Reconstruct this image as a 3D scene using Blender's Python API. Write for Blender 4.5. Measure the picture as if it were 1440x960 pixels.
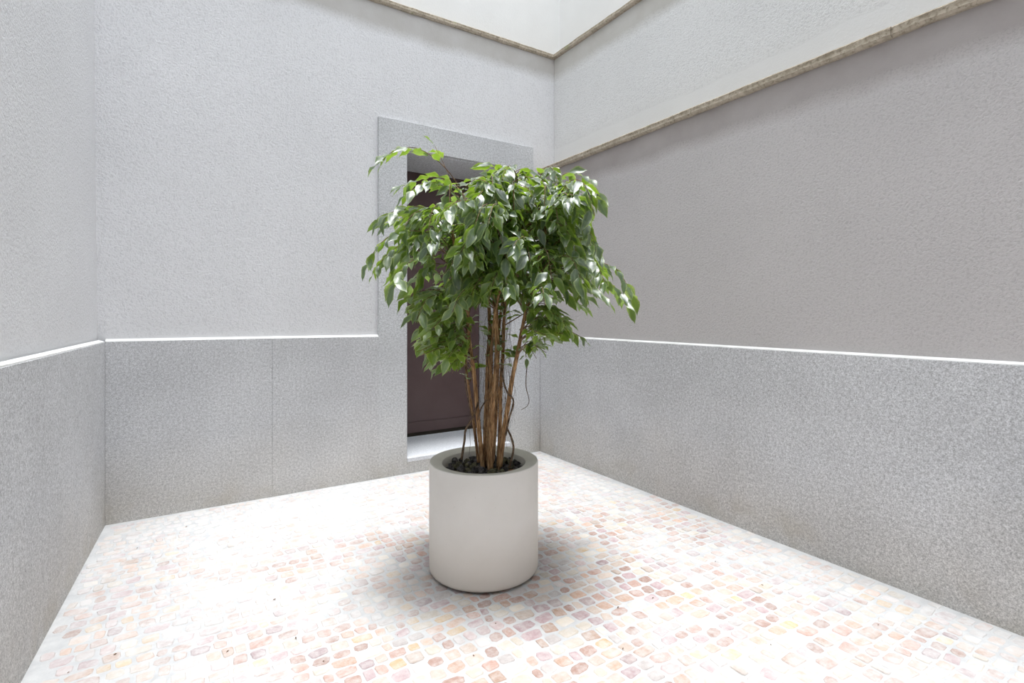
import bpy, bmesh, math, random
import numpy as np
from mathutils import Vector, Matrix
random.seed(7); rng = np.random.default_rng(7)
for o in list(bpy.data.objects): bpy.data.objects.remove(o)
S = bpy.context.scene; C = S.collection
# ------------------------------------------------------------------ camera, sky, exposure
CAM = Vector((0, -3.7496, 1.2)); YAW = 0.5625; FPX = 734.9; CYP = 441.6
cd = bpy.data.cameras.new('camera'); cam = bpy.data.objects.new('camera', cd); C.objects.link(cam)
cam.location = CAM; cam.rotation_euler = (math.pi/2, 0, -YAW)
cd.sensor_width = 36; cd.lens = FPX/1440*36; cd.shift_y = -(480-CYP)/1440; cd.clip_start = .02
S.camera = cam
W = bpy.data.worlds.new('sky'); S.world = W; W.use_nodes = True
bg = W.node_tree.nodes['Background']; bg.inputs[0].default_value = (.90, .95, 1, 1); bg.inputs[1].default_value = 3.3
S.view_settings.view_transform = 'Standard'; S.view_settings.look = 'None'
S.view_settings.gamma = 1; S.view_settings.use_curve_mapping = False
S.view_settings.exposure = 0.05
TOPZ = 8.0                                    # height of the open top of the light well
sd = bpy.data.lights.new('hazy_sun', 'SUN'); sun = bpy.data.objects.new('hazy_sun', sd); C.objects.link(sun)
sd.energy = 4.3; sd.angle = math.radians(15); sd.color = (.985, .99, 1)
sun.rotation_euler = (math.radians(3), math.radians(.5), 0); sun.location = (1.2, -2, 9)

# ------------------------------------------------------------------ room numbers
XL, XR, LANG = -.3726, 2.6527, .051
HD, HR = 1.0414, 1.0076                       # dado height, back-left and right
YF = -5.4                                     # wall behind the camera
DFL, DFR, DFT = 1.2141, 2.5843, 2.6474        # door surround
DOL, DOR, DOB, SILL = 1.4296, 2.3494, 2.4428, .1164
XU = 2.833; C1B, C1T = 2.430, 2.475; C2B, C2T = 3.487, 3.525

def cam_ray(u, v, zc):                        # a point at depth zc in front of the viewpoint
    c, s = math.cos(YAW), math.sin(YAW); xc = (u-720)*zc/FPX
    return Vector((xc*c+zc*s, CAM.y+zc*c-xc*s, CAM.z-(v-CYP)*zc/FPX))
def project(p):
    c, s = math.cos(YAW), math.sin(YAW); dx, dy, dz = p[0], p[1]-CAM.y, p[2]-CAM.z
    zc = dx*s+dy*c; return 720+FPX*(dx*c-dy*s)/zc, CYP-FPX*dz/zc, zc

# ------------------------------------------------------------------ node helpers
class NT:
    def __init__(s, name):
        s.m = bpy.data.materials.new(name); s.m.use_nodes = True; s.t = s.m.node_tree
        s.b = s.t.nodes['Principled BSDF']; s.out = s.t.nodes['Material Output']
    def n(s, typ, **k):
        nd = s.t.nodes.new(typ)
        for a, v in k.items():
            if a.startswith('i_'):
                key = a[2:]; key = int(key) if key.isdigit() else key.replace('_', ' ')
                s.put(nd, key, v)
            else: setattr(nd, a, v)
        return nd
    def put(s, nd, key, v):
        if hasattr(v, 'is_output') or isinstance(v, bpy.types.NodeSocket): s.t.links.new(v, nd.inputs[key])
        else: nd.inputs[key].default_value = v
    def pos(s): return s.n('ShaderNodeNewGeometry').outputs['Position']
    def noise(s, scale, detail=3, rough=.5, vec=None, dist=0):
        nd = s.n('ShaderNodeTexNoise'); nd.inputs['Scale'].default_value = scale
        nd.inputs['Detail'].default_value = detail; nd.inputs['Roughness'].default_value = rough
        nd.inputs['Distortion'].default_value = dist
        s.t.links.new(vec if vec is not None else s.pos(), nd.inputs['Vector']); return nd.outputs['Fac']
    def vor(s, scale, vec=None, feature='F1', out='Distance', rnd=1.0):
        nd = s.n('ShaderNodeTexVoronoi', feature=feature); nd.inputs['Scale'].default_value = scale
        nd.inputs['Randomness'].default_value = rnd
        s.t.links.new(vec if vec is not None else s.pos(), nd.inputs['Vector']); return nd.outputs[out]
    def ramp(s, fac, stops):
        nd = s.n('ShaderNodeValToRGB'); s.t.links.new(fac, nd.inputs[0]); e = nd.color_ramp.elements
        while len(e) < len(stops): e.new(.5)
        for el, (p, c) in zip(e, stops):
            el.position = p; el.color = (c, c, c, 1) if isinstance(c, (int, float)) else (*c, 1)
        return nd.outputs[0]
    def mapr(s, v, a, b, c=0., d=1.):
        nd = s.n('ShaderNodeMapRange'); s.put(nd, 0, v); 
        for i, x in enumerate((a, b, c, d)): s.put(nd, i+1, x)
        return nd.outputs[0]
    def math(s, op, a, b=0.):
        nd = s.n('ShaderNodeMath', operation=op); s.put(nd, 0, a); s.put(nd, 1, b); return nd.outputs[0]
    def mix(s, f, a, b, mode='MIX'):
        nd = s.n('ShaderNodeMix', data_type='RGBA', blend_type=mode)
        s.put(nd, 0, f)
        for k, v in ((6, a), (7, b)):
            s.put(nd, k, (*v, 1) if isinstance(v, tuple) and len(v) == 3 else v)
        return nd.outputs[2]
    def base(s, c, rough=.8, spec=.3):
        s.put(s.b, 'Base Color', (*c, 1) if isinstance(c, tuple) and len(c) == 3 else c)
        s.put(s.b, 'Roughness', rough); s.put(s.b, 'Specular IOR Level', spec); return s
    def bump(s, h, strength=.5, dist=.01):
        nd = s.n('ShaderNodeBump'); nd.inputs['Strength'].default_value = strength
        nd.inputs['Distance'].default_value = dist; s.t.links.new(h, nd.inputs['Height'])
        s.t.links.new(nd.outputs[0], s.b.inputs['Normal']); return s
    def z(s):
        nd = s.n('ShaderNodeSeparateXYZ'); s.t.links.new(s.pos(), nd.inputs[0]); return nd.outputs['Z']

def plaster(name, col, grime_shade, bands):
    """pitted render; bands = (z0, z1) heights where it is trowelled smooth, darkened by grime and painted coping shade if third value"""
    k = NT(name); z = k.z(); wob = k.math('MULTIPLY', k.math('SUBTRACT', k.noise(2.2, 3), .5), .10)
    zz = k.math('ADD', z, wob); sm = None; dm = None
    for z0, z1, d in bands:
        a = k.math('MULTIPLY', k.mapr(zz, z0-.05, z0+.04), k.mapr(zz, z1-.05, z1+.04, 1, 0))
        sm = a if sm is None else k.math('MAXIMUM', sm, a)
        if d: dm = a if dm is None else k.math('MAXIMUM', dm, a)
    rough = k.mapr(sm, 0, 1, 1, .12) if sm is not None else None
    c = k.mix(k.mapr(k.noise(1.3, 4, .6), .3, .7), tuple(x*.96 for x in col), tuple(min(1, x*1.03) for x in col))
    worm = k.noise(88, 3, .6, dist=.5)
    pit = k.mapr(worm, .36, .5)
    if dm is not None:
        c = k.mix(k.math('MULTIPLY', dm, k.mapr(k.noise(3.1, 5, .6), .25, .8, .55, .95)), c, grime_shade)  # band under the copings: grime plus their shade put into the colour
    lo = k.mapr(pit, 0, 1, .89, 1.0)
    if rough is not None: lo = k.math('MAXIMUM', lo, k.mapr(rough, 0.12, 1, 1, 0))
    c = k.mix(1.0, c, k.mix(lo, (0, 0, 0), (1, 1, 1)), 'MULTIPLY')
    k.base(c, .92, .2)
    h = k.math('MULTIPLY', worm, rough) if rough is not None else worm
    return k.bump(h, .6, .010).m

def granite(name, base=(.60, .605, .62), stain=True, top=None):
    k = NT(name)
    sp = k.noise(185, 2, .65); sp2 = k.noise(75, 2, .6)
    v = k.ramp(sp, [(.30, .62), (.43, .88), (.55, 1.03), (.68, 1.22)])
    v2 = k.ramp(sp2, [(.33, .82), (.5, 1.), (.66, 1.14)])
    c = k.mix(1.0, v, (*base, 1), 'MULTIPLY'); c = k.mix(1.0, c, v2, 'MULTIPLY')
    blot = k.mapr(k.noise(1.7, 4, .6), .35, .7, .92, 1.08)
    c = k.mix(1.0, c, blot, 'MULTIPLY')
    # sparse pale scuffs
    sc = k.n('ShaderNodeMapping'); sc.inputs['Scale'].default_value = (1, 1, .45); k.t.links.new(k.pos(), sc.inputs[0])
    scuff = k.math('MULTIPLY', k.mapr(k.vor(6.5, sc.outputs[0]), .05, .085, 1, 0), k.mapr(k.noise(9, 2), .5, .56))
    c = k.mix(k.math('MULTIPLY', scuff, .45), c, (.68, .68, .68))
    if stain:
        z = k.math('ADD', k.z(), k.math('MULTIPLY', k.math('SUBTRACT', k.noise(2.4, 4), .5), .5))
        c = k.mix(k.mapr(z, .0, .5, .55, 0), c, k.mix(1.0, c, (1.0, .93, .82), 'MULTIPLY'))
        c = k.mix(k.math('MULTIPLY', k.mapr(z, .02, .16, 1, 0), k.mapr(k.noise(7, 4), .45, .65, 0, .35)), c, (.42, .38, .31))
    k.base(c, .75, .3)
    return k.bump(sp, .35, .004).m

M = {}
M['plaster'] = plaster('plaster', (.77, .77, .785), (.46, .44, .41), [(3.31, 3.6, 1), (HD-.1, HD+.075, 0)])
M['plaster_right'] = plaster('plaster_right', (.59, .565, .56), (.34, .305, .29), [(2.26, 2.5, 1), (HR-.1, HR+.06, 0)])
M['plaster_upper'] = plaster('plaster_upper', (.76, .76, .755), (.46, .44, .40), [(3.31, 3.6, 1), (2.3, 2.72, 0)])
M['plaster_white'] = plaster('plaster_white', (.80, .80, .79), (.6, .6, .6), [(3.0, 9, 0)])
M['granite'] = granite('granite'); M['granite_frame'] = granite('granite_frame', (.62, .63, .645))
k = NT('granite_pale'); c = k.mix(k.mapr(k.noise(160, 2), .4, .6), (.62, .64, .67), (.80, .82, .85)); M['granite_pale'] = k.base(c, .6, .4).m
k = NT('ledge_mortar'); c = k.mix(k.mapr(k.noise(14, 4), .35, .65), (.74, .74, .72), (.86, .86, .85)); M['ledge'] = k.base(c, .9, .2).m
k = NT('coping_stone')
c = k.mix(k.mapr(k.noise(16, 5, .65), .35, .7), (.56, .49, .40), (.36, .31, .24))
zz = k.z(); up = k.math('MAXIMUM', k.mapr(zz, C1B+.014, C1B+.026), 0.); up = k.math('MINIMUM', up, k.mapr(zz, 3.0, 3.1, 1, 0)); up = k.math('MAXIMUM', up, k.mapr(zz, C2B+.016, C2B+.026))
c = k.mix(k.math('MULTIPLY', up, k.mapr(k.noise(30, 5, .7), .32, .6, .05, .7)), c, (.23, .19, .135))
c = k.mix(k.math('MULTIPLY', k.mapr(k.noise(60, 3, .7), .52, .68), .7), c, (.2, .17, .12))
c = k.mix(k.mapr(k.noise(9, 3), .66, .72, 0, .4), c, (.25, .3, .12))
M['coping'] = k.base(c, .9, .2).bump(k.noise(45, 4), .6, .01).m
k = NT('door_metal'); c = k.mix(k.mapr(k.noise(3, 4), .35, .65), (.092, .056, .056), (.112, .072, .070))
M['door'] = k.base(c, .42, .4).bump(k.noise(220, 1), .05, .002).m
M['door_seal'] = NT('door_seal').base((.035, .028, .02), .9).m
k = NT('planter_shell')
c = k.mix(k.mapr(k.noise(5, 4), .3, .7), (.74, .715, .675), (.80, .775, .74))
c = k.mix(k.mapr(k.math('ADD', k.z(), k.math('MULTIPLY', k.noise(6, 3), .12)), .10, .34, .55, 0), c, (.60, .545, .47))  # warm bounce from the floor put into the colour of the lower shell
c = k.mix(k.mapr(k.vor(38), .035, .055, .5, 0), c, (.3, .27, .22))
M['planter'] = k.base(c, .62, .3).bump(k.noise(90, 2), .08, .003).m
k = NT('planter_rim'); c = k.mix(k.mapr(k.noise(8, 5), .3, .7), (.60, .575, .51), (.70, .68, .615)); M['rim'] = k.base(c, .75, .25).m
k = NT('potting_soil'); c = k.mix(k.noise(60), (.02, .015, .012), (.06, .045, .035)); M['soil'] = k.base(c, 1).bump(k.noise(90), 1, .01).m
for nm, a, b in (('lava', (.022, .020, .022), (.13, .12, .118)), ('lava_brown', (.2, .1, .06), (.32, .17, .11)), ('lava_olive', (.04, .038, .022), (.16, .15, .09))):
    k = NT(nm); c = k.mix(k.mapr(k.noise(70, 3), .35, .65), a, b); M[nm] = k.base(c, .85, .3).bump(k.noise(160, 4), 1, .006).m
k = NT('bark')
mp = k.n('ShaderNodeMapping'); mp.inputs['Scale'].default_value = (1, 1, .12); k.t.links.new(k.pos(), mp.inputs[0])
fib = k.noise(150, 4, .65, vec=mp.outputs[0])
c = k.ramp(fib, [(.32, (.06, .035, .02)), (.44, (.30, .165, .075)), (.58, (.55, .34, .17)), (.75, (.72, .54, .34))])
c = k.mix(k.mapr(k.noise(14, 3), .4, .65), c, k.mix(.5, c, (.14, .07, .035)))
M['bark'] = k.base(c, .85, .25).bump(fib, .8, .006).m
k = NT('bark_dark'); c = k.ramp(k.noise(60, 4), [(.35, (.05, .03, .018)), (.65, (.2, .14, .09))]); M['bark_dark'] = k.base(c, .85, .25).bump(k.noise(120), .6, .004).m
k = NT('twig_bark'); c = k.ramp(k.noise(50, 4), [(.35, (.10, .055, .03)), (.65, (.30, .20, .13))]); M['twig'] = k.base(c, .8, .25).m
# leaf: colour attribute  r = distance to the edge, g = shade of this leaf
k = NT('leaf_green')
at = k.n('ShaderNodeAttribute', attribute_name='leafdata'); sp = k.n('ShaderNodeSeparateColor'); k.t.links.new(at.outputs['Color'], sp.inputs[0])
edge, shade, along = sp.outputs[0], sp.outputs[1], sp.outputs[2]
green = k.ramp(shade, [(0, (.018, .040, .030)), (.5, (.038, .068, .046)), (1, (.085, .125, .055))])
pale = k.mix(shade, (.20, .29, .10), (.34, .42, .12))
em = k.mapr(k.math('ADD', edge, k.math('MULTIPLY', k.math('SUBTRACT', k.noise(120, 3), .5), .75)), .62, .88)
vein = k.mapr(edge, .0, .09, .55, 0)
c = k.mix(k.math('MULTIPLY', em, .7), green, pale); c = k.mix(vein, c, pale)
bf = k.n('ShaderNodeNewGeometry').outputs['Backfacing']; c = k.mix(k.math('MULTIPLY', bf, .55), c, (.13, .19, .05))
k.base(c, .44, 1.0); k.b.inputs['Coat Weight'].default_value = 1.0; k.b.inputs['Coat Roughness'].default_value = .42; k.b.inputs['Coat IOR'].default_value = 1.6
tr = k.n('ShaderNodeBsdfTranslucent'); tc = k.mix(1.0, k.mix(em, (.38, .62, .03), (.60, .74, .12)), k.mix(shade, (.75, .8, .8), (1, 1, 1)), 'MULTIPLY'); k.t.links.new(tc, tr.inputs[0])
ms = k.n('ShaderNodeMixShader'); ms.inputs[0].default_value = .34
k.t.links.new(k.b.outputs[0], ms.inputs[1]); k.t.links.new(tr.outputs[0], ms.inputs[2]); k.t.links.new(ms.outputs[0], k.out.inputs[0])
M['leaf'] = k.m
# cobbles: stone colour attribute under a film of pale mortar
k = NT('cobble_stone')
at = k.n('ShaderNodeAttribute', attribute_name='stonecol')
c = k.mix(k.mapr(k.noise(45, 4, .65), .35, .7, 0, .55), at.outputs['Color'], k.mix(.5, at.outputs['Color'], (.75, .70, .66)))
film = k.math('ADD', k.mapr(k.noise(1.6, 4, .6), .38, .62, .06, .56), k.mapr(k.noise(22, 5, .7), .4, .68, -.12, .45))
dv = k.n('ShaderNodeVectorMath', operation='DISTANCE'); k.t.links.new(k.pos(), dv.inputs[0]); dv.inputs[1].default_value = (1.42, -1.85, 0)
shade_film = k.math('ADD', dv.outputs['Value'], k.math('MULTIPLY', k.math('SUBTRACT', k.noise(1.9, 4, .6), .5), 1.5))    # film thinned round the planter, deepening the shade there in the colour
film = k.math('MINIMUM', k.math('MAXIMUM', k.math('ADD', film, k.mapr(shade_film, .35, 1.5, -.26, .30)), 0.), .92)
c = k.mix(film, c, (.60, .592, .585))
M['cobble'] = k.base(c, .75, .3).bump(k.noise(70, 4), .35, .004).m
k = NT('mortar_joint'); c = k.mix(k.mapr(k.noise(13, 5, .65), .35, .65), (.47, .475, .48), (.57, .57, .565))
c = k.mix(k.mapr(k.noise(4, 4, .7), .64, .72, 0, .6), c, (.36, .36, .36))
M['mortar'] = k.base(c, .9, .2).bump(k.noise(80, 4), .4, .004).m
M['crumb'] = NT('leaf_crumb').base((.16, .10, .06), .9).m

# ------------------------------------------------------------------ mesh helpers
def link(name, me, mat=None, parent=None):
    if mat is not None: me.materials.clear(); me.materials.append(M[mat])
    o = bpy.data.objects.new(name, me); C.objects.link(o)
    if parent is not None: o.parent = parent
    return o
def from_bm(name, bm, mat, parent=None, smooth=False):
    me = bpy.data.meshes.new(name); bmesh.ops.recalc_face_normals(bm, faces=bm.faces); bm.to_mesh(me); bm.free()
    if smooth: me.polygons.foreach_set('use_smooth', [True]*len(me.polygons))
    return link(name, me, mat, parent)
def prism(bm, quad, z0, z1):
    """vertical prism over a plan polygon; z0 / z1 may be lists per corner"""
    n = len(quad); z0 = z0 if isinstance(z0, (list, tuple)) else [z0]*n; z1 = z1 if isinstance(z1, (list, tuple)) else [z1]*n
    a = [bm.verts.new((x, y, z)) for (x, y), z in zip(quad, z0)]; b = [bm.verts.new((x, y, z)) for (x, y), z in zip(quad, z1)]
    bm.faces.new(a); bm.faces.new(b)
    for i in range(n): j = (i+1) % n; bm.faces.new((a[i], a[j], b[j], b[i]))
def box(bm, x0, x1, y0, y1, z0, z1): prism(bm, [(x0, y0), (x1, y0), (x1, y1), (x0, y1)], z0, z1)
def structure(name, bm, mat, label=None):
    o = from_bm(name, bm, mat); o['kind'] = 'structure'
    if label: o['label'] = label
    return o
def bevel(o, w=.003, seg=1):
    m = o.modifiers.new('edge', 'BEVEL'); m.width = w; m.segments = seg; m.limit_method = 'ANGLE'; m.angle_limit = .7; return o

# ------------------------------------------------------------------ walls
def lx(y, off=0, z=1.07): return XL + off + LANG*y - .013*max(0, z-1.07)*(1 if off else 0)
T = .03
# back wall: plaster round the door opening
bm = bmesh.new()
box(bm, -1.1, DOL, T, .60, -.1, C2B)
box(bm, DOR, XR+.6, T, .60, -.1, C2B)
box(bm, DOL, DOR, T, .60, DOB, C2B)
wb = structure('wall_back', bm, 'plaster', 'pale grey rough plaster wall with the doorway in it')
def panel(x0, x1, z0, z1, parent, y0=0., y1=T, mat='granite', zt=None, label=None, bw=.0007):
    bm = bmesh.new(); prism(bm, [(x0, y0), (x1, y0), (x1, y1), (x0, y1)], z0, zt if zt else z1)
    o = bevel(from_bm('granite_panel', bm, mat, parent), bw)
    if label: o['label'] = label
    return o
g = .0006
panel(XL, .50-g, -.02, HD, wb); panel(.50+g, DFL-.0002, -.02, HD, wb, zt=[HD, HD-.008, HD-.008, HD])
panel(DFL, DOL, -.02, DFT, wb, mat='granite_frame', label='door surround left jamb of pale granite')
panel(DOR, DFR, -.02, DFT, wb, mat='granite_frame', label='door surround right jamb of pale granite')
panel(DOL+.0003, DOR-.0003, DOB, DFT, wb, mat='granite_frame', label='granite lintel over the doorway')
panel(DOL+.0003, DOR-.0003, -.02, SILL-.004, wb, mat='granite_frame', label='granite riser under the door sill')
panel(DFR+g, XR, -.02, HR+.02, wb)
# mortar fillet on top of the dado
def fillet(parent, pts_front, pts_back, z0, z1, dz=.004):
    bm = bmesh.new(); (a, b), (c_, d) = pts_front, pts_back
    prism(bm, [a, b, c_, d], [z0, z1, z1, z0], [z0+dz, z1+dz, z1+dz+.012, z0+dz+.012]); from_bm('mortar_fillet', bm, 'ledge', parent)
fillet(wb, ((XL, .002), (DFL-.001, .002)), ((DFL-.001, T), (XL, T)), HD, HD-.008)
# reveal lining of the doorway, soffit, sloped sill, door
bm = bmesh.new(); box(bm, DOL, DOL+.012, T, .53, SILL, DOB-.002); box(bm, DOR-.012, DOR, T, .53, SILL, DOB-.002); box(bm, DOL+.012, DOR-.012, T, .53, DOB-.014, DOB-.001)
from_bm('reveal_lining', bm, 'granite_frame', wb)
bm = bmesh.new(); prism(bm, [(DOL+.002, -.004), (DOR-.002, -.004), (DOR-.002, .56), (DOL+.002, .56)], [SILL-.03, SILL-.03, .02, .02], [SILL, SILL, .143, .143])
sill = structure('trim_3', bm, 'granite_pale', 'pale sloping stone door sill'); bevel(sill, .003)
bm = bmesh.new(); box(bm, DOL+.013, DOR-.013, .535, .575, .172, DOB-.0145)
door = structure('door_1', bm, 'door', 'dark brown metal door set deep in the granite surround')
bm = bmesh.new(); box(bm, DOL+.014, DOR-.014, .529, .5352, .174, .262); bevel(from_bm('kick_plate', bm, 'door', door), .002)
bm = bmesh.new(); box(bm, DOL+.014, DOR-.014, .529, .5352, .270, DOB-.02); bevel(from_bm('door_sheet', bm, 'door', door), .002)
bm = bmesh.new(); box(bm, DOL-.1, DOR+.1, .6, .64, -.1, DOB+.1); from_bm('leak_blocker', bm, 'door_seal', wb)  # added unseen panel behind the door, stops light leaking in
bm = bmesh.new(); box(bm, DOL+.013, DOR-.013, .537, .57, .138, .172); from_bm('door_seal', bm, 'door_seal', door)

# right wall, lower part, dado 3 cm proud
XP = XR+T
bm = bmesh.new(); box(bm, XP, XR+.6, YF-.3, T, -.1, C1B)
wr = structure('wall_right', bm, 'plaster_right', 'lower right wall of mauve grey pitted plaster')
def rpanel(y0, y1):
    bm = bmesh.new(); box(bm, XR, XP, y0, y1, -.02, HR); bevel(from_bm('granite_panel', bm, 'granite', wr), .001)
rpanel(-.426+g, -.001); rpanel(YF, -.426-g)
bm = bmesh.new(); prism(bm, [(XR+.002, YF), (XP, YF), (XP, -.002), (XR+.002, -.002)], HR, [HR+.003, HR+.012, HR+.012, HR+.003]); from_bm('mortar_fillet', bm, 'ledge', wr)
def coping(name, quad, z0, z1, nrm, length, label):
    o = bmesh.new(); prism(o, quad, z0, z1); s = structure(name, o, 'coping', label)
    m = s.modifiers.new('cut', 'BEVEL'); m.width = .008; m.segments = 2; m.limit_method = 'ANGLE'
    return s
def coping_run(name, p0, p1, depth_vec, z0, z1, label, joints=0.9):
    """a run of coping slabs: the first is the structure, each slab a child"""
    root = bpy.data.objects.new(name, None); C.objects.link(root); root['kind'] = 'structure'; root['label'] = label
    p0, p1, dv = Vector(p0), Vector(p1), Vector(depth_vec); L = (p1-p0).length; n = max(1, round(L/joints)); d = (p1-p0)/n
    for i in range(n):
        a = p0+d*i+d*.0015/joints*(i > 0); b = p0+d*(i+1)
        bm = bmesh.new(); ns = 14; rows = []
        for j in range(ns+1):
            q = a+(b-a)*j/ns; w = dv.normalized()*random.uniform(-.003, .003); w2 = dv.normalized()*random.uniform(-.003, .003); zl = random.uniform(-.0025, .0025)
            f = q+w
            rows.append([bm.verts.new((*(q+dv), z0)), bm.verts.new((*(f+w2+dv.normalized()*.012), z0+zl)), bm.verts.new((*(f+w2*.4), z0+.010+zl)),
                         bm.verts.new((*f, z1-.007)), bm.verts.new((*(f+dv.normalized()*.006), z1)), bm.verts.new((*(q+dv), z1))])
        for j in range(ns):
            for k_ in range(6):
                l = (k_+1) % 6; bm.faces.new((rows[j][k_], rows[j][l], rows[j+1][l], rows[j+1][k_]))
        bm.faces.new(rows[0]); bm.faces.new(rows[-1])
        from_bm('coping_stone', bm, 'coping', root)
    return root
coping_run('trim_1', (XR-.001, T-.002), (XR-.001, YF), (.17, 0), C1B, C1T, 'beige coping ledge on the lower right wall')
# upper right wall and set-back white walls
bm = bmesh.new(); box(bm, XU, XU+.5, YF-.3, T, C1B, C2B)
structure('wall_upper_right', bm, 'plaster_upper', 'upper right plaster wall set back above the ledge')
XC = XU-.03
coping_run('trim_2', (XC+.06, .004), (XL-.8, .004), (0, .2), C2B, C2T, 'beige stone coping along the top of the back wall')
coping_run('trim_4', (XC, .006), (XC, YF), (.24, 0), C2B, C2T, 'beige stone coping along the top of the right wall')
XW, YW = 2.97, .12
bm = bmesh.new(); box(bm, -1.4, XW+.4, YW, YW+.3, C2B+.02, TOPZ); structure('wall_top_back', bm, 'plaster_white', 'white wall set back above the back coping')
bm = bmesh.new(); box(bm, XW, XW+.3, YF-.3, YW, C2B+.02, TOPZ); structure('wall_top_right', bm, 'plaster_white', 'white wall set back above the right coping')
# left wall
def lq(off0, off1, y0, y1): return [(lx(y0, off0), y0), (lx(y0, off1), y0), (lx(y1, off1), y1), (lx(y1, off0), y1)]
bm = bmesh.new()
zb, zt = -.1, C2B; f0, f1 = -T, -T-.024
q = [(lx(T, -T), T), (XL-.9, T), (XL-1.2, YF-.3), (lx(YF-.3, -.002), YF-.3)]
a = [bm.verts.new((x, y, zb)) for x, y in q]; b = [bm.verts.new((x-(.03 if i in (0, 3) else 0), y, zt)) for i, (x, y) in enumerate(q)]
bm.faces.new(a); bm.faces.new(b)
for i in range(4): bm.faces.new((a[i], a[(i+1) % 4], b[(i+1) % 4], b[i]))
wl = structure('wall_left', bm, 'plaster', 'left wall of pale grey pitted plaster')
bm = bmesh.new(); prism(bm, [(lx(-.0005), -.0005), (lx(YF), YF), (lx(YF)-.034, YF), (lx(0)-.034, -.0005)], -.02, HD)
bevel(from_bm('granite_panel', bm, 'granite', wl), .002)
bm = bmesh.new(); prism(bm, [(lx(-.001)-.002, -.001), (lx(YF)-.002, YF), (lx(YF)-.0045, YF), (lx(0)-.03, -.001)], HD, [HD+.003, HD+.003, HD+.012, HD+.012]); from_bm('mortar_fillet', bm, 'ledge', wl)
bm = bmesh.new(); prism(bm, [(XL-.12, YW), (XL-.5, YW), (XL-.9, YF-.3), (lx(YF)-.12, YF-.3)], C2B+.001, TOPZ); structure('wall_top_left', bm, 'plaster_white', 'upper part of the left wall')
# wall behind the viewpoint
bm = bmesh.new(); box(bm, lx(YF)-.05, XR+.8, YF-.3, YF, -.1, TOPZ); structure('wall_front', bm, 'plaster', 'plaster wall behind the viewpoint')

# ------------------------------------------------------------------ floor of small setts
bm = bmesh.new(); box(bm, -1.2, 3.3, YF-.3, .7, -.15, -.0018)
floor = structure('floor', bm, 'mortar', 'pale mortar bed paved with small pink and ochre setts')
PAL = [((.52, .33, .27), 3), ((.60, .40, .30), 3), ((.66, .47, .27), 2.2), ((.44, .31, .32), 2), ((.56, .44, .43), 3), ((.62, .50, .42), 3), ((.40, .29, .24), 1.2), ((.70, .62, .52), 2.5), ((.58, .34, .22), 1.5), ((.64, .58, .56), 2.5)]
def stone_geo(w, d, r):
    """8 corner rounded sett with chamfer: 12..50 triangles"""
    cx = min(w, d)*r.uniform(.10, .24); pts = []
    for sx, sy in ((1, 1), (-1, 1), (-1, -1), (1, -1)):
        jx, jy = r.uniform(-.09, .05)*w, r.uniform(-.09, .05)*d
        X, Y = sx*(w/2+jx), sy*(d/2+jy); e = cx*r.uniform(.6, 1.3)
        ps = [(X, Y-sy*e), (X-sx*e, Y)]
        if sx*sy < 0: ps.reverse()
        pts += ps
    tilt = (r.uniform(-.03, .03), r.uniform(-.03, .03)); h = r.uniform(-.0010, .0012)
    rings = [(1.0, -.012), (1.0, -.0022+h*.5), (.88, h), (.0, h+.0012)]
    V = []; F = []
    for s_, z in rings[:3]:
        for x, y in pts: V.append((x*s_, y*s_, z+(0 if s_ == 1. and z < -.01 else (x*tilt[0]+y*tilt[1]))))
    V.append((0, 0, rings[3][1]))
    for k_ in range(2):
        for i in range(8): j = (i+1) % 8; F.append((k_*8+i, k_*8+j, k_*8+8+j, k_*8+8+i))
    for i in range(8): F.append((16+i, 16+(i+1) % 8, 24))
    return V, F
def col_mesh(name, V, F, cols, attr, mat, smooth=False):
    me = bpy.data.meshes.new(name); me.from_pydata(V, [], F); at = me.color_attributes.new(attr, 'FLOAT_COLOR', 'POINT')
    at.data.foreach_set('color', np.asarray(cols, dtype=np.float32).ravel()); me.materials.append(M[mat])
    if smooth: me.polygons.foreach_set('use_smooth', [True]*len(me.polygons))
    return me
variants = []
for i in range(48):
    V, F = stone_geo(.056, .052, random); c = random.choices([p for p, _ in PAL], [w for _, w in PAL])[0]
    j = random.uniform(.58, .92); c = tuple(min(1, x*j) for x in c); variants.append((V, F, c))
spots = []; PX, PY = .0625, .0605; row = 0; y = -.03
while y > YF+.03:
    x = XL-.35+random.uniform(0, PX); rh = PY*random.uniform(.82, 1.12)
    while x < XR-.02:
        w = random.choice([.62, .8, .95, 1, 1.05, 1.2, 1.45])*PX*random.uniform(.93, 1.07)
        cx_, cy_ = x+w/2+.004*math.sin(y*7), y-rh/2+.012*math.sin(x*2.3+row*.13)
        if cx_-w*.4 > lx(cy_)+.0 and cx_+w*.4 < XR: spots.append((cx_, cy_, w/PX, rh/PY, random.gauss(0, .075), random.randrange(48)))
        x += w
    y -= rh; row += 1
def vis(sp):
    u, v, zc = project((sp[0], sp[1], 0))
    if zc < .3 or not (-10 < u < 1450 and v < 968): return -1
    if 612 < u < 750 and v < 832 and zc > 2.45: return -1
    return 1/zc
order = sorted(range(len(spots)), key=lambda i: -vis(spots[i])); near = [i for i in order[:300]]; nearset = set(near)
meshes = [col_mesh('cobblestone', V, F, [(*c, 1)]*len(V), 'stonecol', 'cobble') for V, F, c in variants]
for i in near:
    cx_, cy_, sw, sh, rz, vi = spots[i]
    o = bpy.data.objects.new('cobblestone', meshes[vi]); C.objects.link(o); o.parent = floor
    o.location = (cx_, cy_, 0); o.rotation_euler.z = rz; o.scale = (sw*.97, sh, 1)
AV, AF, AC = [], [], []; off = 0
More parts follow.
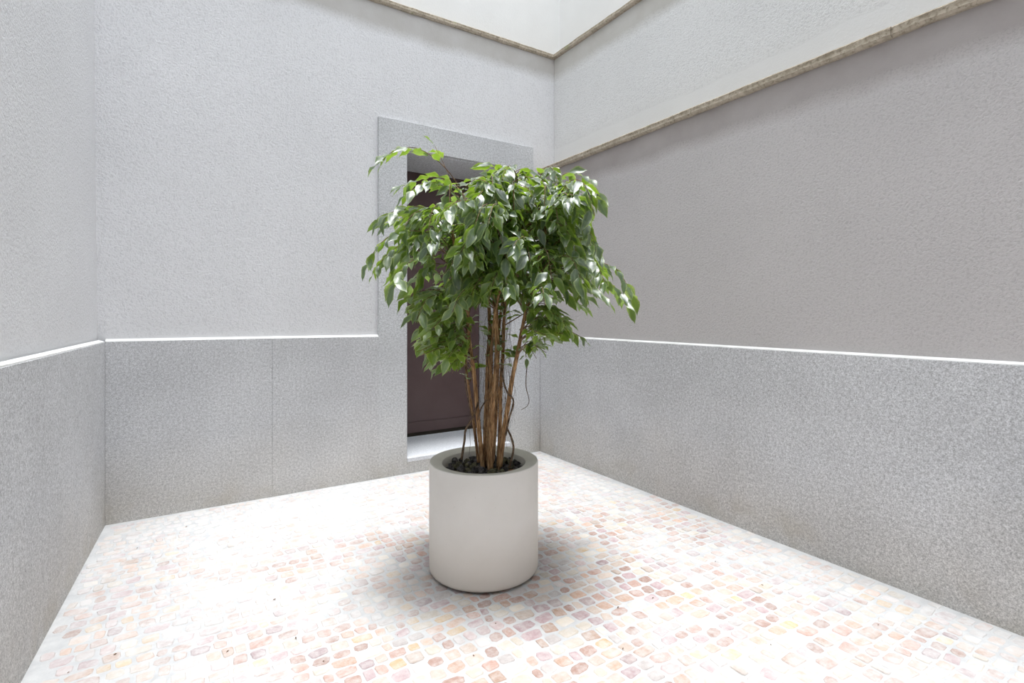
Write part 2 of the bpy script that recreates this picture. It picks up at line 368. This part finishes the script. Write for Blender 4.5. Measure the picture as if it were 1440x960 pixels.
for i, (cx_, cy_, sw, sh, rz, vi) in enumerate(spots):
    if i in nearset: continue
    V, F, c = variants[vi]; cs, sn = math.cos(rz), math.sin(rz)
    for a_, b_, z_ in V: X, Y = a_*sw*.97, b_*sh; AV.append((cx_+X*cs-Y*sn, cy_+X*sn+Y*cs, z_))
    AF += [tuple(q+off for q in f) for f in F]; AC += [(*c, 1)]*len(V); off += len(V)
o = bpy.data.objects.new('cobblestones', col_mesh('cobblestones', AV, AF, AC, 'stonecol', 'cobble')); C.objects.link(o); o.parent = floor; o['kind'] = 'stuff'
# dry crumbs lying on the paving
bm = bmesh.new()
for u, v in [(572, 716), (559, 892), (1006, 789), (1084, 906), (1235, 878), (416, 896), (455, 929), (320, 915), (96, 945), (162, 919), (666, 921), (697, 876), (869, 853), (918, 840), (262, 740), (386, 842), (1072, 822), (876, 911), (540, 770), (193, 770)]:
    zc = FPX*(CAM.z-.004)/(v-CYP); p = cam_ray(u, v, zc); a0 = random.uniform(0, 6.28); L = random.uniform(.003, .008); h = .003
    ring = [bm.verts.new((p.x+L*math.cos(a0+t)*(1 if k_ % 2 else .4), p.y+L*math.sin(a0+t)*(1 if k_ % 2 else .4), .0032)) for k_, t in enumerate((0, 1.57, 3.14, 4.71))]
    tp = bm.verts.new((p.x, p.y, .0032+h))
    for k_ in range(4): bm.faces.new((ring[k_], ring[(k_+1) % 4], tp))
    bm.faces.new(ring)
o = from_bm('dry_crumbs', bm, 'crumb'); o['kind'] = 'stuff'; o['label'] = 'tiny dry leaf crumbs scattered over the pale paving'; o['category'] = 'debris'

# ------------------------------------------------------------------ planter
PC = Vector((1.2107, -1.579, 0)); PH = .512; PR = .257
def lathe(name, prof, mat, parent, seg=96, smooth=True, loc=PC):
    bm = bmesh.new(); rings = []
    for r, z in prof:
        rings.append([bm.verts.new((r*math.cos(2*math.pi*i/seg), r*math.sin(2*math.pi*i/seg), z)) for i in range(seg)] if r > 0 else [bm.verts.new((0, 0, z))])
    for a, b in zip(rings, rings[1:]):
        for i in range(seg):
            j = (i+1) % seg
            if len(b) == 1: bm.faces.new((a[i], a[j], b[0]))
            elif len(a) == 1: bm.faces.new((a[0], b[j], b[i]))
            else: bm.faces.new((a[i], a[j], b[j], b[i]))
    o = from_bm(name, bm, mat, parent, smooth); o.modifiers.new('n', 'EDGE_SPLIT').split_angle = .6; return o
planter = bpy.data.objects.new('planter', None); C.objects.link(planter); planter.location = PC
planter['label'] = 'round off-white planter with thick rim standing on the cobbles'; planter['category'] = 'planter'
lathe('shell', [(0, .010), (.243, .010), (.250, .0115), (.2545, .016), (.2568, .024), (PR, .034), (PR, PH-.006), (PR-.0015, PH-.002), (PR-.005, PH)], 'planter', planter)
lathe('rim', [(PR-.0045, PH-.0003), (.202, PH-.008), (.197, PH-.011), (.195, PH-.018), (.194, PH-.10), (.12, PH-.12), (0, PH-.12)], 'rim', planter)['label'] = 'grey-beige rim and inner wall of the planter'
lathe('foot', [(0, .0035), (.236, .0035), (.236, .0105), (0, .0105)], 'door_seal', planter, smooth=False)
# gravel bed
bed = bpy.data.objects.new('lava_rock_bed', None); C.objects.link(bed); bed.location = PC+Vector((0, 0, PH-.052))
bed['label'] = 'dark lava rocks filling the top of the planter round the stems'; bed['category'] = 'rocks'
lathe('soil', [(.1935, -.05), (.1935, -.008), (.10, .002), (0, .004)], 'soil', bed)
lm = []
for i in range(8):
    bm = bmesh.new(); bmesh.ops.create_icosphere(bm, subdivisions=2 if i < 2 else 1, radius=1)
    sd_ = Vector((random.uniform(0, 9),)*3)
    for v in bm.verts:
        n_ = sum(math.sin(v.co.dot(Vector((random.Random(i*7+q).uniform(-3, 3), random.Random(i*7+q+50).uniform(-3, 3), random.Random(i*7+q+90).uniform(-3, 3))))+q) for q in range(4))
        v.co *= 1+.11*n_+random.uniform(-.12, .12)
    me = bpy.data.meshes.new('lava_stone'); bm.to_mesh(me); bm.free(); me.materials.append(M[['lava', 'lava', 'lava_olive', 'lava'][i % 4]]); lm.append(me)
placed = []; tries = 0
while len(placed) < 190 and tries < 6000:
    tries += 1; r = .186*math.sqrt(random.random()); a = random.uniform(0, 6.283); s_ = random.uniform(.012, .024)
    p = Vector((r*math.cos(a), r*math.sin(a)))
    if p.length+s_ > .192 or any((p-q).length < (s_+t)*.78 for q, t in placed): continue
    placed.append((p, s_)); o = bpy.data.objects.new('lava_stone', lm[len(placed) % 8]); C.objects.link(o); o.parent = bed
    o.location = (p.x, p.y, random.uniform(.005, .016)); o.scale = (s_, s_*random.uniform(.75, 1), s_*random.uniform(.65, .9)); o.rotation_euler = (random.uniform(0, 6), random.uniform(0, 6), random.uniform(0, 6))
bm = bmesh.new(); bmesh.ops.create_icosphere(bm, subdivisions=2, radius=1)
for v in bm.verts: v.co *= 1+random.uniform(-.08, .08)
o = from_bm('lava_stone', bm, 'lava_brown', bed); o['label'] = 'reddish brown lava stone'
pp = cam_ray(730, 653, 2.36)-bed.location; rr = Vector((pp.x, pp.y)); rr = rr.normalized()*min(rr.length, .165); o.location = (rr.x, rr.y, .020); o.scale = (.021, .016, .013)

# ------------------------------------------------------------------ the ficus
ficus = bpy.data.objects.new('ficus_tree', None); C.objects.link(ficus); ficus.location = PC+Vector((0, 0, PH-.06))
ficus['label'] = 'bushy multi-stemmed weeping fig tree with variegated leaves growing in the planter'; ficus['category'] = 'tree'
ORG = ficus.location.copy(); Z0 = 2.482
def catmull(P, n):
    P = [P[0]*2-P[1]]+P+[P[-1]*2-P[-2]]; out = []
    for i in range(1, len(P)-2):
        for j in range(n):
            t = j/n; a, b, c_, d = P[i-1:i+3]
            out.append(.5*((2*b)+(c_-a)*t+(2*a-5*b+4*c_-d)*t*t+(3*b-a-3*c_+d)*t**3))
    return out+[P[-2]]
def tube(name, pts, r0, r1, mat, seg=7, knob=0., sub=6, lump=0.):
    pts = catmull(pts, sub); bm = bmesh.new(); rings = []; n = len(pts); up = Vector((.3, .9, .2)).normalized(); ph = random.uniform(0, 6)
    for i, p in enumerate(pts):
        t = (pts[min(i+1, n-1)]-pts[max(i-1, 0)]).normalized(); a = t.cross(up).normalized(); b = t.cross(a)
        f = i/(n-1); r = (r0+(r1-r0)*f)*(1+knob*random.uniform(-1, 1))
        rings.append([bm.verts.new(p-ORG+(a*math.cos(q)+b*math.sin(q))*r*(1+lump*math.sin(3*q+ph+i*.25))) for q in [2*math.pi*k_/seg for k_ in range(seg)]])
    for A, B in zip(rings, rings[1:]):
        for k_ in range(seg): bm.faces.new((A[k_], A[(k_+1) % seg], B[(k_+1) % seg], B[k_]))
    bm.faces.new(rings[0]); bm.faces.new(rings[-1])
    return from_bm(name, bm, mat, ficus, True)
def P3(L): return [cam_ray(u, v, Z0+d) for u, v, d in L]
trunks = [
 ([(679, 658, -.03), (674, 610, -.03), (670, 560, -.03), (666, 520, -.04), (660, 480, -.06), (652, 406, -.10), (640, 350, -.14), (632, 300, -.16)], .0115, .006),
 ([(673, 650, .03), (668, 610, .03), (662, 565, .04), (657, 530, .05), (655, 500, .07), (660, 430, .10), (668, 350, .14), (662, 285, .16)], .0075, .0045),
 ([(689, 662, -.05), (691, 600, -.05), (693, 560, -.05), (699, 502, -.04), (697, 444, -.04), (694, 400, -.04), (690, 330, -.02), (688, 270, .0)], .0150, .008),
 ([(682, 652, .01), (683, 600, .01), (685, 550, .01), (686, 502, .02), (689, 458, .03), (684, 390, .04), (676, 320, .06), (680, 262, .08)], .0125, .006),
 ([(701, 660, -.03), (703, 600, -.02), (704, 550, -.02), (707, 500, -.01), (709, 444, .0), (714, 390, .02), (728, 330, .04), (738, 268, .05)], .0100, .006),
 ([(703, 655, -.06), (708, 610, -.06), (715, 565, -.07), (721, 530, -.07), (728, 495, -.08), (738, 444, -.10), (752, 390, -.12), (768, 320, -.14), (775, 280, -.15)], .0125, .0055),
 ([(693, 650, .06), (697, 590, .06), (700, 520, .07), (703, 450, .09), (716, 380, .14), (740, 320, .20), (752, 270, .22)], .009, .005),
 ([(686, 655, -.02), (687, 600, -.02), (690, 540, -.02), (692, 480, -.03), (700, 420, -.08), (716, 360, -.14), (722, 310, -.17)], .0095, .005)]
TR = []
for L, r0, r1 in trunks:
    P = P3(L); TR.append(catmull(P, 8)); tube('trunk', P, r0, r1, 'bark', 10, .05, 8, .10)
for L, r0, r1, nm in [([(649, 646, -.05), (653, 620, -.06), (655, 604, -.06), (665, 587, -.05), (673, 565, -.04)], .0055, .0045, 'aerial_root'),
                  ([(712, 600, -.05), (719, 615, -.06), (722, 632, -.07), (716, 658, -.08)], .0045, .0055, 'aerial_root'),
                  ([(711, 612, -.08), (715, 592, -.09), (722, 564, -.09), (713, 551, -.09), (707, 530, -.07), (705, 505, -.05)], .0048, .0035, 'aerial_root'),
                  ([(742, 508, -.14), (740, 528, -.14), (740, 545, -.14), (744, 562, -.14), (741, 571, -.14), (733, 576, -.14)], .0024, .0012, 'aerial_root'),
                  ([(684, 562, -.07), (676, 575, -.07), (672, 590, -.07)], .0035, .003, 'aerial_root'),
                  ([(664, 588, -.05), (658, 560, -.05), (654, 535, -.05), (656, 515, -.04), (668, 505, -.04), (674, 515, -.06)], .0026, .002, 'aerial_root')]:
    tube(nm, P3(L), r0, r1, 'bark_dark', 6, .12)
# hair-like fibres clinging to the stems: nobody could count them
bm = bmesh.new()
for i in range(120):
    u0 = random.choice([random.uniform(682, 702), random.uniform(655, 720), random.uniform(700, 722)]); v0 = random.uniform(430, 560); L = random.uniform(30, 90); d = random.uniform(-.09, .06)
    pts = []; uu = u0; dd = d
    for j in range(7):
        pts.append(cam_ray(uu, v0+L*j/6, Z0+dd)-ORG); uu += random.uniform(-3, 3); dd += random.uniform(-.006, .006)
    r = random.uniform(.0004, .0010)
    prev = None
    for p in pts:
        ring = [bm.verts.new(p+Vector((r*math.cos(q), r*math.sin(q), 0))) for q in (0, 2.1, 4.2)]
        if prev:
            for k_ in range(3): bm.faces.new((prev[k_], prev[(k_+1) % 3], ring[(k_+1) % 3], ring[k_]))
        prev = ring
for tr in TR:                                                       # short torn bark spikes
    for i in range(60):
        p = random.choice(tr[:int(len(tr)*.62)]); a = random.uniform(0, 6.28); n_ = Vector((math.cos(a), math.sin(a), 0)); q = p-ORG+n_*.009
        e = q+n_*random.uniform(.003, .008)+Vector((0, 0, random.uniform(.002, .010)))
        v = [bm.verts.new(q+Vector((0, 0, -.0022))), bm.verts.new(q+Vector((0, 0, .0022))), bm.verts.new(e)]; bm.faces.new(v)
o = from_bm('root_fibres', bm, 'bark_dark', ficus); o['kind'] = 'stuff'

# leaf mesh: rows across, petiole, folded along the midrib, waved margin, drooping tip
def leaf_geo(r):
    ts = [0, .09, .24, .42, .60, .77, .89, 1.0]; ws = [.02, .46, .86, 1.0, .86, .52, .17, .01]
    fold = r.uniform(.10, .34); bend = r.uniform(.10, .42); side = r.uniform(-.12, .12); ph = r.uniform(0, 6); amp = r.uniform(.03, .085); W_ = r.uniform(.185, .24)
    sh = min(1, max(0, r.gauss(.42, .27))); V, Cc, F = [], [], []
    pet = .16
    for t, w in zip(ts, ws):
        ang = bend*t*1.3; x = pet+(1-.15*bend)*t*math.cos(ang*.5); z = -bend*t*t*.75; y0 = side*t*t
        for s_ in (-1, -.55, 0, .55, 1):
            yy = s_*w*W_; zz = z+abs(yy)*fold*1.2+amp*abs(s_)*w*math.sin(9*t+ph+(1.6 if s_ < 0 else 0))
            V.append((x, y0+yy, zz)); Cc.append((abs(s_), sh, t, 1))
    n = len(ts)
    for i in range(n-1):
        for j in range(4): a = i*5+j; F.append((a, a+5, a+6, a+1))
    b = len(V)
    for x, z in ((0, .0), (pet, 0)):
        for dy, dz in ((-.010, 0), (.010, 0), (0, -.014)): V.append((x, dy, z+dz)); Cc.append((.05, sh, 0, 1))
    for i in range(3): F.append((b+i, b+(i+1) % 3, b+3+(i+1) % 3, b+3+i))
    return V, F, Cc
LV = [leaf_geo(random) for _ in range(28)]
leaves = []                                                          # (matrix, variant)
def add_leaf(p, d, nrm, L):
    d = d.normalized(); y = nrm.cross(d)
    if y.length < 1e-4: y = Vector((1, 0, 0)).cross(d)
    y.normalize(); n_ = d.cross(y)
    m = Matrix(((d.x, y.x, n_.x, p.x), (d.y, y.y, n_.y, p.y), (d.z, y.z, n_.z, p.z), (0, 0, 0, 1))) @ Matrix.Diagonal((L, L, L, 1))
    leaves.append((m, random.randrange(28)))
OUT = [(548, 300), (560, 262), (600, 238), (650, 250), (700, 232), (760, 232), (812, 240), (850, 285), (838, 330), (850, 375), (868, 405), (850, 425), (815, 432), (780, 430), (745, 440), (722, 430), (690, 425), (660, 440), (620, 470), (585, 460), (572, 430), (530, 395), (522, 360)]
def inside(u, v):
    c_ = False; n = len(OUT)
    for i in range(n):
        (x1, y1), (x2, y2) = OUT[i], OUT[i-1]
        if (y1 > v) != (y2 > v) and u < (x2-x1)*(v-y1)/(y2-y1)+x1: c_ = not c_
    return c_
UP = Vector((0, 0, 1))
def spray(pts, n=None, t0=.2, L=.089, r=.0032, clip=False, attach=True, droop=.34):
    if attach:                                                       # begin the branch on the nearest stem, a little lower
        s0 = pts[0]; best = min((q for tr in TR for q in tr[len(tr)//3:]), key=lambda q: (q-(s0-Vector((0, 0, .06)))).length)
        if (best-s0).length > .012: pts = [best]+pts; t0 = max(t0, .0)+(1-t0)*min(.5, (best-s0).length/(sum((a-b).length for a, b in zip(pts, pts[1:])))*.8)
    path = catmull(pts, 8); ln = sum((a-b).length for a, b in zip(path, path[1:]))
    tube('branch', pts, r, .0011, 'twig', 5, .05, 4)
    if n is None: n = max(4, int(ln*(1-t0)/.021))
    sgn = 1
    for i in range(n):
        f = t0+(1-t0)*(i+random.uniform(-.2, .2))/(n-1); f = min(1, max(0, f)); x = f*(len(path)-1); j = min(int(x), len(path)-2)
        p = path[j].lerp(path[j+1], x-j); tan = (path[j+1]-path[j]).normalized(); side = tan.cross(UP)
        if side.length < .1: side = Vector((1, 0, 0))
        side.normalize(); sgn = -sgn
        if i == n-1: d = tan+Vector((0, 0, -.35))
        else: d = tan*random.uniform(.35, 1.1)+side*sgn*random.uniform(.25, 1.0)+Vector((0, 0, -random.uniform(.1, .75)*droop*2))
        if clip:
            e = p+d.normalized()*L; u, v, _ = project(e)
            if not inside(u, v): continue
        nr = UP+side*sgn*random.uniform(-.5, .8)+Vector([random.uniform(-.6, .6) for _ in range(3)])
        if f < .97: pass
        add_leaf(p, d, nr, L*random.uniform(.72, 1.18))
def sp(PTS, **k): spray(P3(PTS), **k)
# sprays that make the outline
sp([(656, 300, -.08), (645, 262, -.10), (618, 228, -.14), (585, 208, -.18), (556, 212, -.22), (535, 224, -.24)], n=10, t0=.42)
sp([(632, 248, -.12), (620, 222, -.10), (612, 206, -.09)], n=3, t0=.7, attach=False, r=.0015)
sp([(664, 300, .0), (648, 268, .02), (620, 250, .03), (590, 252, .05), (566, 262, .06)], n=14, t0=.3)
sp([(650, 290, -.15), (628, 262, -.2), (600, 256, -.24), (572, 272, -.28)], n=13, t0=.3)
sp([(650, 325, -.1), (620, 300, -.16), (585, 290, -.2), (552, 298, -.24), (536, 308, -.26)], n=17, t0=.25)
sp([(645, 345, .05), (615, 310, .1), (580, 302, .14), (550, 312, .16)], n=14, t0=.3)
sp([(640, 360, -.15), (605, 330, -.24), (565, 325, -.32), (535, 342, -.36), (518, 368, -.38)], n=18, t0=.22)
sp([(645, 372, -.05), (608, 345, -.1), (570, 342, -.14), (545, 358, -.18), (530, 375, -.2)], n=16, t0=.25)
sp([(648, 390, -.2), (618, 362, -.3), (590, 360, -.36), (566, 378, -.40), (556, 395, -.42)], n=16, t0=.25)
sp([(650, 410, .05), (622, 385, .12), (595, 385, .16), (575, 402, .2)], n=13, t0=.3)
sp([(655, 440, -.1), (625, 412, -.16), (596, 408, -.2), (574, 418, -.24)], n=14, t0=.3, L=.078)
sp([(655, 455, -.05), (630, 428, -.1), (602, 428, -.14), (582, 440, -.16)], n=13, t0=.3, L=.078)
sp([(655, 470, -.08), (635, 450, -.12), (612, 448, -.16), (590, 462, -.18)], n=11, t0=.35, L=.078)
sp([(658, 505, .0), (645, 490, -.04), (628, 486, -.07), (610, 496, -.1)], n=8, t0=.3, L=.075)
sp([(664, 525, .02), (650, 508, -.02), (632, 506, -.05), (618, 514, -.07)], n=7, t0=.35, L=.072)
sp([(738, 300, .05), (722, 262, .05), (704, 240, .04), (690, 234, .03)], n=7, t0=.5)
sp([(725, 320, -.1), (712, 280, -.14), (694, 256, -.18), (668, 252, -.22)], n=14, t0=.3)
sp([(770, 300, -.1), (778, 262, -.06), (800, 242, -.04), (826, 252, -.02), (842, 272, .0)], n=13, t0=.35)
sp([(772, 310, -.16), (790, 268, -.22), (818, 258, -.26), (838, 276, -.28)], n=12, t0=.35)
sp([(760, 330, -.1), (785, 290, -.14), (808, 285, -.18), (822, 308, -.20)], n=13, t0=.3)
sp([(756, 350, .0), (790, 312, .04), (818, 312, .08), (834, 338, .1)], n=14, t0=.3)
sp([(756, 370, -.15), (790, 335, -.22), (815, 338, -.26), (828, 362, -.28)], n=14, t0=.3)
sp([(748, 400, -.1), (790, 378, -.14), (835, 368, -.16), (868, 380, -.18), (888, 412, -.20)], n=20, t0=.25)
sp([(745, 412, .0), (785, 388, .04), (830, 384, .08), (862, 402, .1), (880, 425, .11)], n=17, t0=.25)
sp([(742, 425, -.1), (780, 402, -.16), (815, 398, -.2), (846, 414, -.22)], n=15, t0=.25)
sp([(738, 440, .05), (770, 420, .1), (800, 420, .14), (822, 432, .16)], n=12, t0=.3, L=.072)
sp([(736, 462, -.1), (758, 446, -.12), (782, 452, -.13), (800, 464, -.14), (818, 474, -.15)], n=10, t0=.3, L=.07)
sp([(732, 480, -.08), (745, 470, -.1), (768, 456, -.12), (780, 450, -.13)], n=6, t0=.35, L=.075)
sp([(728, 500, -.08), (738, 488, -.10), (748, 484, -.12), (756, 488, -.13)], n=4, t0=.5, L=.06)
sp([(730, 490, -.08), (738, 494, -.12), (740, 502, -.14)], n=3, t0=.6, L=.05)
# crown: sprays that arch out all round the stems
for i in range(300):
    tr = random.choice(TR); s0 = tr[random.randrange(int(len(tr)*.52), len(tr))]
    ph = random.uniform(0, 2*math.pi) if i % 2 else random.gauss(-2.1, .9); R = random.uniform(.14, .46); lift = random.uniform(.02, .16)
    h = Vector((math.cos(ph), math.sin(ph), 0)); s0 = s0.copy()
    mid = s0+h*R*.45+Vector((0, 0, lift)); m2 = s0+h*R*.8+Vector((0, 0, lift*.8)); e = s0+h*R+Vector((0, 0, lift*.3-random.uniform(0, .08)))
    ok = 0
    for q in (mid, m2, e):
        u, v, _ = project(q); ok += inside(u, v)
    if ok < 3: continue
    spray([s0, mid, m2, e], t0=.25, clip=True, attach=False, L=.088, droop=.42 if e.z > 1.5 else .2, r=.0026)
LOWL = [(572, 400), (650, 400), (668, 440), (662, 500), (640, 530), (606, 528), (580, 490), (566, 440)]; LOWR = [(735, 425), (800, 425), (822, 480), (790, 480), (760, 505), (738, 505), (728, 470)]
OUT_ = OUT
for i in range(130):
    left = i % 5 < 3; OUT = LOWL if left else LOWR; tr = TR[0] if (i % 2 and left) else TR[1] if left else TR[5]
    s0 = tr[random.randrange(int(len(tr)*.45), int(len(tr)*.72))].copy(); ph = random.uniform(1.9, 4.6) if left else random.uniform(-1.9, .8); R = random.uniform(.14, .34)
    h = Vector((math.cos(ph), math.sin(ph), 0)); e = s0+h*R+Vector((0, 0, random.uniform(-.03, .05))); mid = s0+h*R*.5+Vector((0, 0, random.uniform(.03, .07)))
    if not (inside(*project(e)[:2]) and inside(*project(mid)[:2])): continue
    spray([s0, mid, e], t0=.3, clip=True, attach=False, L=.084, droop=.12, r=.0022)
OUT = OUT_
# a sparse skirt of leaves straight on the stems
for tr in TR:
    for i in range(14):
        s0 = tr[random.randrange(int(len(tr)*.42), int(len(tr)*.75))]; ph = random.uniform(0, 6.28); h = Vector((math.cos(ph), math.sin(ph), .5))
        add_leaf(s0, h, UP+Vector([random.uniform(-.5, .5) for _ in range(3)]), random.uniform(.055, .085))
lms = [col_mesh('leaf', V, F, Cc, 'leafdata', 'leaf', True) for V, F, Cc in LV]
def lkey(i):
    m = leaves[i][0]; u, v, zc = project(m.translation); return zc
order = sorted(range(len(leaves)), key=lkey); nearl = set(order[:300])
for i in order[:300]:
    m, vi = leaves[i]; o = bpy.data.objects.new('leaf', lms[vi]); C.objects.link(o); o.parent = ficus; o.matrix_local = Matrix.Translation(-ORG) @ m
AV, AF, AC = [], [], []; off = 0
for i in order[300:]:
    m, vi = leaves[i]; V, F, Cc = LV[vi]; mm = Matrix.Translation(-ORG) @ m
    AV += [tuple(mm @ Vector(v)) for v in V]; AF += [tuple(q+off for q in f) for f in F]; AC += Cc; off += len(V)
o = bpy.data.objects.new('leaves', col_mesh('leaves', AV, AF, AC, 'leafdata', 'leaf', True)); C.objects.link(o); o.parent = ficus; o['kind'] = 'stuff'
print('leaves', len(leaves), 'stones', len(spots))
